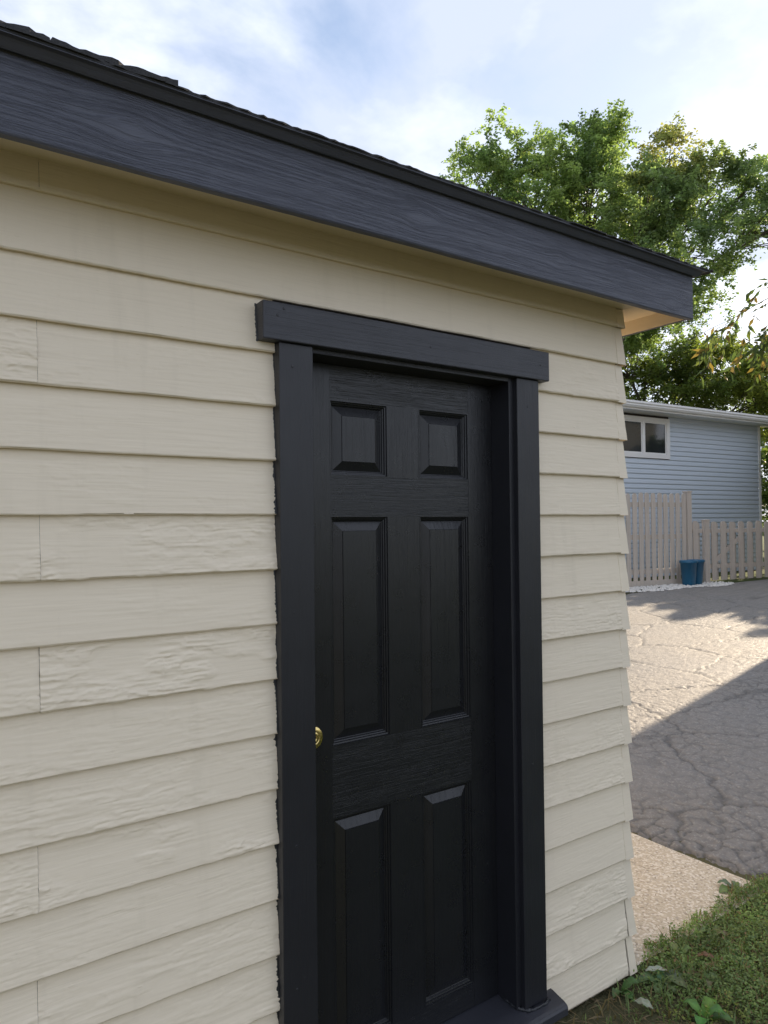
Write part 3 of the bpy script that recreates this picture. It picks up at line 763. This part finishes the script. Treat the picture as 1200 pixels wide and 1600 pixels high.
# ------------------------------------------------------------------ unseen house on the right, added to cast the near driveway shadow
nh = empty('shade_caster_house', (17, -2, 0)); tag(nh, 'unseen cream two storey house, added to shade the driveway', 'house')
nz = .2
box('wall', 13.0, 20.0, -7.0, 3.42, nz - .3, 5.1, CREAM, nh)
mesh('roof', [(12.7, -7.3, 5.1), (20.3, -7.3, 5.1), (20.3, 3.52, 5.1), (12.95, 3.52, 5.1), (16.5, -4, 6.3), (16.5, .6, 6.3)], [(3, 2, 1, 0), (0, 1, 4), (1, 2, 5, 4), (2, 3, 5), (3, 0, 4, 5)], HROOF, nh)
for y in (-5.5, -2.5, .5):
    for z in (1.2, 3.6):
        w_ = box('window', 12.975, 13.01, y, y + 1.1, z, z + 1.2, WHITE, nh); box('pane', 12.968, 12.974, y + .08, y + 1.02, z + .08, z + 1.12, GLASS, w_)

# ------------------------------------------------------------------ trees
def cam_pt(px, py, dep):
    d = r3 * ((px - 600) / 1110) - u3 * ((py - 800) / 1110) + f2
    return CAM + d * dep
def leaves_np(cent, size, tints, flat=.5, down=.3, aspect=.62):
    """cent (n,3) -> kite leaves folded on the midrib"""
    n = len(cent)
    d = rng.standard_normal((n, 3)); d[:, 2] = d[:, 2] * .5 - down; d /= np.linalg.norm(d, axis=1)[:, None]
    up = rng.standard_normal((n, 3)) * flat + np.array([0, 0, 1.0]); s = np.cross(d, up); s /= np.linalg.norm(s, axis=1)[:, None] + 1e-9
    nn = np.cross(s, d)
    L = size * rng.uniform(.65, 1.3, n)[:, None]
    b = cent - d * L * .5; t = cent + d * L * .5; mid = cent - d * L * .05 - nn * L * .10
    l = mid + s * L * aspect * .5 + nn * L * .16; r_ = mid - s * L * aspect * .5 + nn * L * .16
    V = np.stack([b, l, t, r_], 1).reshape(-1, 3)
    i = np.arange(n)[:, None] * 4
    F = np.concatenate([i + np.array([0, 1, 2]), i + np.array([0, 2, 3])], 0)
    return V, F, np.repeat(tints, 4, 0)
def tree(name, label, base, fork_z, blobs, nclump, per, leaf, tint_fn, trunk_r=.22, group='trees beyond the house', clump_r=.55, cat='tree'):
    root = empty(name, base); tag(root, label, cat, group)
    base = Vector(base)
    w = np.array([b[1][0] * b[1][1] * b[1][2] for b in blobs]) ** .7; w /= w.sum()
    cl = []
    for k in range(nclump):
        c, rr = blobs[rng.choice(len(blobs), p=w)]
        v = rng.standard_normal(3); v /= np.linalg.norm(v); rad = rng.uniform(.35, 1.0) ** .5
        cl.append(np.array(c) + v * np.array(rr) * rad)
    cl = np.array(cl)
    # limbs
    fork = Vector((base.x, base.y, fork_z)); TV = []; TF = []
    def addtube(path, rad, sides=6):
        V, F = tube_np(path, rad, sides); o = len(TV); TV.extend(V); TF.extend([tuple(i + o for i in q_) for q_ in F])
    addtube([base - Vector((0, 0, .3)), base + Vector((.02, 0, .6)), base.lerp(fork, .5) + Vector((.1, .05, 0)), fork], [trunk_r * 1.4, trunk_r * 1.05, trunk_r * .9, trunk_r * .8], 9)
    hubs = []
    for c, rr in blobs:
        c = Vector(c); mid = fork.lerp(c, .5) + Vector((random.uniform(-.3, .3), random.uniform(-.3, .3), random.uniform(.0, .5)))
        addtube([fork, fork.lerp(mid, .5) + Vector((0, 0, -.1)), mid, c], [trunk_r * .6, trunk_r * .5, trunk_r * .38, trunk_r * .16], 6); hubs.append((c, mid))
    for k in range(len(cl)):
        p = Vector(cl[k]); c, mid = min(hubs, key=lambda h: (h[0] - p).length); st_ = mid.lerp(c, random.uniform(.2, 1))
        if k % 2 == 0:
            j = st_.lerp(p, .55) + Vector((random.uniform(-.25, .25), random.uniform(-.25, .25), random.uniform(-.05, .35)))
            addtube([st_, j, p], [trunk_r * .16, trunk_r * .1, .012], 4)
    mesh('trunk', TV, TF, BARK, root, True)
    # leafy sprays: twigs that sweep outwards and up from each clump
    ctr = np.mean([b_[0] for b_ in blobs], 0); ce = []; ti = []
    for k in range(len(cl)):
        outd = cl[k] - ctr; outd = outd / (np.linalg.norm(outd) + 1e-6); t0 = np.array(tint_fn(cl[k]))
        for q_ in range(rng.integers(5, 9)):
            d = outd * .5 + rng.standard_normal(3) * .75 + np.array([.15, 0, .35]); d /= np.linalg.norm(d)
            L = clump_r * rng.uniform(.9, 2.0); n = int(per * L)
            t = rng.random(n)[:, None] ** .8
            p = cl[k] + d * L * t + np.array([0, 0, -.22]) * (t * L) ** 2 + rng.standard_normal((n, 3)) * (.13 * (1.15 - t * .75)) * np.array([1, 1, .8])
            ce.append(p); ti.append(t0 * rng.uniform(.7, 1.3) * rng.uniform(.8, 1.2, (n, 1)))
    ce = np.concatenate(ce); ti = np.concatenate(ti)
    V, F, T = leaves_np(ce, leaf, ti)
    npmesh('crown', V, F, LEAF, root, tint=T)
    return root
def green(a=(.050, .085, .022), b=(.085, .125, .030)):
    def fn(p):
        t = random.random(); return [a[i] + (b[i] - a[i]) * t for i in range(3)]
    return fn
def blob(px, py, dep, rx, ry, rz): return (tuple(cam_pt(px, py, dep)), (rx, ry, rz))
# pale maple left
b = cam_pt(880, 900, 27); gz = float(ground_z(b.x, b.y))
tree('maple_tree', 'pale green backlit maple just above the roof edge, leftmost tree', (b.x, b.y, gz), 8.5,
     [blob(790, 235, 27, 1.1, 1.2, 1.0), blob(755, 285, 27, 1.3, 1.4, 1.0), blob(890, 245, 27, 1.5, 1.5, 1.0), blob(835, 320, 27, 2.0, 2, 1.5), blob(935, 330, 26.5, 1.9, 1.8, 1.8), blob(940, 215, 27, .8, .9, .5), blob(990, 470, 27, 1.5, 1.6, 2.0)],
     190, 66, .125, green((.115, .175, .085), (.21, .275, .12)), .24, clump_r=.62)
def tintB(p):
    q = Vector(p) - cam_pt(1055, 225, 24)
    o = max(0, 1 - q.length / 2.2) * random.uniform(.5, 1.1)
    gfn = green((.105, .16, .09), (.185, .245, .12))(p)
    return [gfn[0] + o * .16, gfn[1] + o * .045, gfn[2]]
b = cam_pt(935, 900, 24); gz = float(ground_z(b.x, b.y))
tree('maple_tree', 'tall maple with an orange tinted top standing right of the roof corner', (b.x, b.y, gz), 7.2,
     [blob(1050, 245, 24, 1.0, 1.1, .8), blob(1025, 330, 24, 1.6, 1.6, 1.4), blob(1110, 310, 24, 1.4, 1.5, 1.1), blob(1190, 270, 24, 1.2, 1.2, 1.0), blob(1080, 395, 23.5, 1.6, 1.5, 1.0), blob(1225, 350, 24, 1.6, 1.6, 1.2), blob(1010, 450, 23.5, 1.0, 1.2, 1.2), blob(1085, 470, 23.5, .7, .8, .6)],
     165, 66, .12, tintB, .13, clump_r=.6)
# darker trees behind the house roof
for (px, py, dep, lab, n, rx) in ((1010, 575, 29, 'dark green tree behind the house roof, nearest the garage corner', 60, 2.3), (1105, 590, 30, 'olive green tree behind the middle of the house roof', 60, 2.3), (1215, 600, 31, 'dark green tree behind the right end of the house roof', 60, 2.4), (1240, 760, 26, 'low green tree beside the right end of the blue house', 40, 1.6)):
    b = cam_pt(px, 900, dep); gz = float(ground_z(b.x, b.y)); c = cam_pt(px, py, dep)
    tree('broadleaf_tree', lab, (b.x, b.y, gz), max(gz + 1.5, c.z - 3.2), [((c.x, c.y, c.z), (rx, rx, 1.1)), ((c.x + .8, c.y - .6, c.z - 1.5), (rx * .9, rx, 1.4)), ((c.x - .9, c.y + .5, c.z + .2), (rx * .6, rx * .6, .8))],
         int(n * 1.35), 60, .135, green((.11, .145, .045), (.20, .225, .065)) if 'olive' in lab else green((.07, .105, .04), (.14, .175, .055)), .2, clump_r=.62)
# unseen tree, added to cast the shade across the far end of the driveway
tree('broadleaf_tree', 'unseen round green tree, added to shade the far end of the driveway', (20.6, 5.3, .43), 2.2, [((20.6, 5.3, 3.4), (1.9, 2.3, 1.0)), ((20.2, 6.6, 3.4), (1.5, 1.4, 1.0)), ((20.9, 4.0, 3.3), (1.5, 1.2, .9)), ((20.6, 5.3, 1.9), (1.6, 1.9, .7))],
     130, 70, .18, green((.05, .08, .026), (.095, .125, .036)), .16, clump_r=.6)

# near tree whose drooping twigs hang in from the right
near = cam_pt(1520, 900, 8.0); nb_ = Vector((near.x, near.y, float(ground_z(near.x, near.y))))
root = empty('ash_tree', nb_); tag(root, 'drooping dark narrow leaved branches hanging in from the right edge', 'tree')
TV = []; TF = []; ce = []; dirs = []
def addt(path, rad, sides=6):
    V, F = tube_np(path, rad, sides); o = len(TV); TV.extend(V); TF.extend([tuple(i + o for i in q_) for q_ in F])
top = cam_pt(1500, 250, 8.0)
addt([nb_, nb_.lerp(top, .4) + Vector((.1, 0, 0)), top], [.16, .12, .07], 9)
LV = []; LF = []; LT = []
def narrow_leaf(p, d, L):
    d = d.normalized(); s = d.cross(Vector((random.gauss(0, 1), random.gauss(0, 1), random.gauss(0, .6)))).normalized(); n_ = s.cross(d)
    o = len(LV); w = L * random.uniform(.13, .2)
    LV.extend([p, p + d * L * .4 + s * w + n_ * L * .04, p + d * L - n_ * L * .12, p + d * L * .4 - s * w + n_ * L * .04, p + d * L * .45 - n_ * L * .02])
    LF.extend([(o, o + 1, o + 4), (o + 1, o + 2, o + 4), (o + 2, o + 3, o + 4), (o + 3, o, o + 4)])
    c = random.choice([(.06, .085, .03), (.08, .10, .035), (.13, .095, .035), (.05, .075, .03)]); LT.extend([c] * 5)
def twig(p0, p1, sag, nl, rad=.006):
    pts = []
    for t in np.linspace(0, 1, 9): pts.append(p0.lerp(p1, t) - Vector((0, 0, sag * t * t)) + Vector((0, 0, sag)) * t * (1) + Vector((random.gauss(0, .012), random.gauss(0, .012), random.gauss(0, .012))))
    addt(pts, [rad * (1.15 - t) for t in np.linspace(0, 1, 9)], 4)
    for k in range(nl):
        t = random.uniform(.12, 1); i = min(7, int(t * 8)); p = pts[i].lerp(pts[i + 1], t * 8 - i)
        td = (pts[i + 1] - pts[i]).normalized()
        d = td * .7 + Vector((random.gauss(0, .55), random.gauss(0, .55), random.gauss(-.45, .4)))
        narrow_leaf(p, d, random.uniform(.08, .15))
for (a, bb, sag, nl, br) in (((1290, 430), (1115, 520), .10, 14, 3), ((1290, 440), (1150, 550), .06, 20, 5), ((1300, 400), (1165, 460), .1, 20, 4), ((1310, 480), (1175, 580), .05, 22, 5), ((1280, 430), (1060, 545), .12, 9, 3), ((1300, 500), (1185, 530), .05, 24, 5)):
    p0 = cam_pt(*a, 7.6 + random.uniform(-.4, .4)); p1 = cam_pt(*bb, 7.4 + random.uniform(-.5, .3))
    j = top.lerp(p0, .5) + Vector((0, 0, .25)); addt([top, j, p0], [.03, .018, .009], 5)
    twig(p0, p1, sag, nl)
    for q_ in range(br):
        t = random.uniform(.25, .9); s0 = p0.lerp(p1, t) + Vector((0, 0, sag * (t - t * t)))
        s1 = s0 + (p1 - p0).normalized() * random.uniform(.15, .4) + Vector((random.gauss(0, .1), random.gauss(0, .1), random.uniform(-.45, -.08)))
        twig(s0, s1, .02, 15, .003)
# upper part of its crown, out of the frame
cc = []
for k in range(60):
    p = cam_pt(1560 + random.gauss(0, 70), 120 + random.gauss(0, 90), 8.2 + random.gauss(0, .8))
    if k % 3 == 0: addt([top, top.lerp(p, .5) + Vector((0, 0, .1)), p], [.03, .015, .005], 4)
    for q_ in range(28): narrow_leaf(p + Vector((random.gauss(0, .22), random.gauss(0, .22), random.gauss(0, .15))), Vector((random.gauss(0, 1), random.gauss(0, 1), random.gauss(-.5, .5))), random.uniform(.07, .12))
mesh('trunk', TV, TF, BARK, root, True)
npmesh('leaves', np.array([tuple(v) for v in LV]), np.array(LF), LEAF, root, tint=np.array(LT))

# ------------------------------------------------------------------ grass and weeds
def blades(n, xr, yr, hmin, hmax, dens, name_seed, wid=.0022):
    rg = np.random.default_rng(name_seed)
    x = rg.uniform(*xr, n); y = rg.uniform(*yr, n)
    keep = dens(x, y) > rg.random(n); x = x[keep]; y = y[keep]; n = len(x)
    z = turf_z(x, y); h = rg.uniform(hmin, hmax, n); a = rg.uniform(0, 2 * PI, n); ln = rg.uniform(.15, 1.1, n) * h
    dx, dy = np.cos(a), np.sin(a); sx, sy = -dy * wid, dx * wid
    V = np.zeros((n, 5, 3))
    V[:, 0] = np.stack([x - sx, y - sy, z], 1); V[:, 1] = np.stack([x + sx, y + sy, z], 1)
    mx_, my_ = x + dx * ln * .35, y + dy * ln * .35
    V[:, 2] = np.stack([mx_ + sx * .8, my_ + sy * .8, z + h * .6], 1); V[:, 3] = np.stack([mx_ - sx * .8, my_ - sy * .8, z + h * .6], 1)
    V[:, 4] = np.stack([x + dx * ln, y + dy * ln, z + h * rg.uniform(.6, 1, n)], 1)
    i = np.arange(n)[:, None] * 5
    F = np.concatenate([i + np.array(t) for t in ((0, 1, 2), (0, 2, 3), (3, 2, 4))], 0)
    dry = rg.random(n)[:, None]
    base = np.where(dry < .22, np.array([[.16, .125, .06]]), np.array([[.125, .18, .065]]) + rg.uniform(-.02, .035, (n, 1)) * np.array([[1, 1, .3]]))
    return V.reshape(-1, 3), F, np.repeat(base, 5, 0)
EDGE_X = np.array([2.2, 2.30, 2.34, 2.46, 2.56, 2.68, 2.9, 3.1, 3.23, 3.4, 8]); EDGE_Y = np.array([.0, .03, .045, .085, .06, .075, .085, .12, .10, .07, .06])
def on_grass(x, y):
    edge = np.interp(x, EDGE_X, EDGE_Y) + .012 * np.sin(x * 37) + .012 * np.sin(x * 83 + 1)
    return (y < edge) & ~((x < 2.25) & (y > -.02))
def turf_z(x, y): return np.where((x > 2.24) & (x < DX0) & (y > .035), np.maximum(lawn_z(x, y), .015), np.where((x >= DX0) & (y > .0), np.maximum(lawn_z(x, y), .004), lawn_z(x, y)))
def patchy(x, y): return np.clip(.45 + .8 * fbm(x, y, 6, 4, 21), 0.02, 1)
def d_near(x, y):
    bare = np.clip(((x - 2.05) / .35), 0.12, 1)          # thin, trampled soil close to the sill
    return on_grass(x, y) * patchy(x, y) * bare
V1, F1, T1 = blades(36000, (1.2, 4.6), (-1.6, .35), .02, .065, d_near, 31)
V2, F2, T2 = blades(26000, (-3, 7), (-3.8, .1), .025, .07, lambda x, y: on_grass(x, y) * .9 * (x < 7), 32, .003)
# creeping small-leaved mat (knotweed, clover)
def mat_leaves(n, seed):
    rg = np.random.default_rng(seed); C_ = []
    x = rg.uniform(1.9, 4.4, n); y = rg.uniform(-1.0, .4, n)
    k = (on_grass(x, y) & (fbm(x, y, 7, 4, 44) > -.05 - .35 * (x > 2.5)) & (rg.random(n) < np.clip((x - 2.1) / .3, .06, 1)))
    x, y = x[k], y[k]; z = turf_z(x, y) + np.abs(rg.normal(0, .016, len(x))) + .045 * np.clip(fbm(x, y, 11, 3, 45) + .15, 0, 1) * rg.random(len(x)) + .004
    c = np.stack([x, y, z], 1); t = np.array([.145, .21, .075]) + rg.uniform(-.03, .04, (len(x), 1)) * np.array([1, 1, .3])
    yel = (fbm(x, y, 6, 3, 46) > .3)[:, None]; t = np.where(yel, t * np.array([1.35, 1.12, .9]), t); t = t * np.clip(1 + .45 * fbm(x, y, 22, 3, 47), .5, 1.5)[:, None]; brn = (rg.random(len(x)) < .07)[:, None]; t = np.where(brn, np.array([[.19, .13, .07]]), t)
    return leaves_np(c, .013, t, flat=.6, down=-.15, aspect=.5)
V3, F3, T3 = mat_leaves(130000, 51)
Vs = np.concatenate([V1, V2, V3]); Fs = np.concatenate([F1, F2 + len(V1), F3 + len(V1) + len(V2)]); Ts = np.concatenate([T1, T2, T3])
gr_ = npmesh('grass', Vs, Fs, GRASS, tint=Ts); tag(gr_, 'short patchy grass and creeping weeds beside the garage corner', 'grass', kind='stuff')
# dry straw on the bare soil by the sill
V, F = [], []
for i in range(1300):
    x = random.uniform(1.6, 2.75); y = random.uniform(-.6, .02); z = float(lawn_z(np.array(x), np.array(y))) + random.uniform(.001, .012); a = random.uniform(0, PI); L = random.uniform(.02, .09); w = .0012
    dx, dy = math.cos(a) * L, math.sin(a) * L; o = len(V)
    V += [(x, y, z), (x - dy / L * w, y + dx / L * w, z), (x + dx, y + dy, z + random.uniform(0, .02)), (x + dx * .5, y + dy * .5, z + .008)]
    F += [(o, o + 1, o + 3), (o + 1, o + 2, o + 3)]
stw = npmesh('straw', np.array(V), np.array(F), GRASS, tint=np.tile(np.array([[.20, .16, .10]]), (len(V), 1)) * rng.uniform(.5, 1.3, (len(V), 1)))
tag(stw, 'dry straw scattered on bare soil by the door sill', 'straw', kind='stuff')

def broad_leaf(name, p, yawd, L, W, rise, curl, tint, parent):
    n = 8; V = []; F = []; T = []
    d = Vector((math.cos(yawd), math.sin(yawd), 0)); s = Vector((-d.y, d.x, 0))
    for i in range(n + 1):
        t = i / n; w = W * (math.sin(PI * min(1, t * .93 + .05)) ** .75) * .5 + .002
        c = Vector(p) + d * L * t + Vector((0, 0, rise * math.sin(t * PI * .6) - curl * t * t))
        for k, (o, h) in enumerate(((-1, .18), (-.5, .05), (0, -.03), (.5, .05), (1, .18))):
            V.append(tuple(c + s * w * o + Vector((0, 0, w * h + .003 * math.sin(i * 1.9 + k)))))
            T.append([q * (1.25 if k == 2 else random.uniform(.88, 1.1)) for q in tint])
    for i in range(n):
        for k in range(4): F.append((i * 5 + k, i * 5 + k + 1, (i + 1) * 5 + k + 1, (i + 1) * 5 + k))
    return npmesh(name, np.array(V), np.array(F), WEED, parent, True, tint=np.array(T))
def weed(x, y, leaves, label, tint=(.07, .125, .045)):
    z = float(lawn_z(np.array(x), np.array(y))) + .004; root = empty('weed', (x, y, z)); tag(root, label, 'weed', 'broad leaved weeds in the grass')
    for (yd, L, W, rise) in leaves:
        t = [c * random.uniform(1.0, 1.6) for c in tint]; broad_leaf('leaf', (x, y, z), R(yd), L * .78, W * .8, rise, .02, t, root)
weed(2.30, -.07, [(150, .12, .055, .03), (200, .10, .05, .02), (60, .09, .045, .035), (-20, .12, .05, .03), (-80, .12, .055, .04), (250, .10, .045, .03)], 'broad leaved weed growing at the foot of the garage corner', (.085, .13, .065))
weed(2.24, -.27, [(10, .11, .05, .05), (100, .09, .045, .05), (-60, .12, .045, .04), (200, .10, .05, .04), (300, .08, .05, .06)], 'broad leaved weed nearest the camera below the garage corner', (.075, .145, .03))
weed(2.62, -.16, [(30, .11, .05, .03), (-10, .12, .05, .02), (160, .08, .04, .03), (260, .09, .045, .03)], 'broad leaved weed in the grass at the right edge', (.07, .115, .055))
weed(3.14, .13, [(170, .12, .06, .03), (120, .09, .05, .04), (220, .08, .04, .03), (20, .07, .04, .03)], 'broad leaved weed on the edge of the concrete strip', (.085, .13, .06))
weed(2.13, -.02, [(190, .07, .035, .03), (-30, .09, .045, .05), (270, .07, .04, .02)], 'small broad leaved weed against the lowest clapboard', (.06, .11, .04))
for (x, y, n_, lab) in ((2.42, -.19, 5, 'small weed between the two broad weeds below the corner'), (2.72, -.02, 4, 'small weed in the grass next to the concrete strip'), (2.48, -.02, 5, 'small weed where the grass meets the concrete by the corner'), (2.86, -.12, 5, 'small weed in the thick grass at the right edge')):
    weed(x, y, [(360 / n_ * q + random.uniform(-25, 25), random.uniform(.06, .09), random.uniform(.022, .034), random.uniform(.02, .045)) for q in range(n_)], lab, (.085, .125, .05))
def fallen(x, y, yd, L, W, label, tint):
    z = float(lawn_z(np.array(x), np.array(y))) + .03; o = broad_leaf('fallen_leaf', (x, y, z), R(yd), L, W, .012, .015, tint, None); tag(o, label, 'leaf', 'fallen leaves')
fallen(2.10, -.10, -70, .06, .034, 'pale silvery leaf lying on the soil below the corner', (.30, .33, .26))
fallen(2.27, -.02, -30, .085, .024, 'long whitish leaf lying at the foot of the corner', (.34, .36, .30))
fallen(2.55, -.12, 130, .06, .025, 'curled brown leaf lying in the grass', (.14, .08, .045))
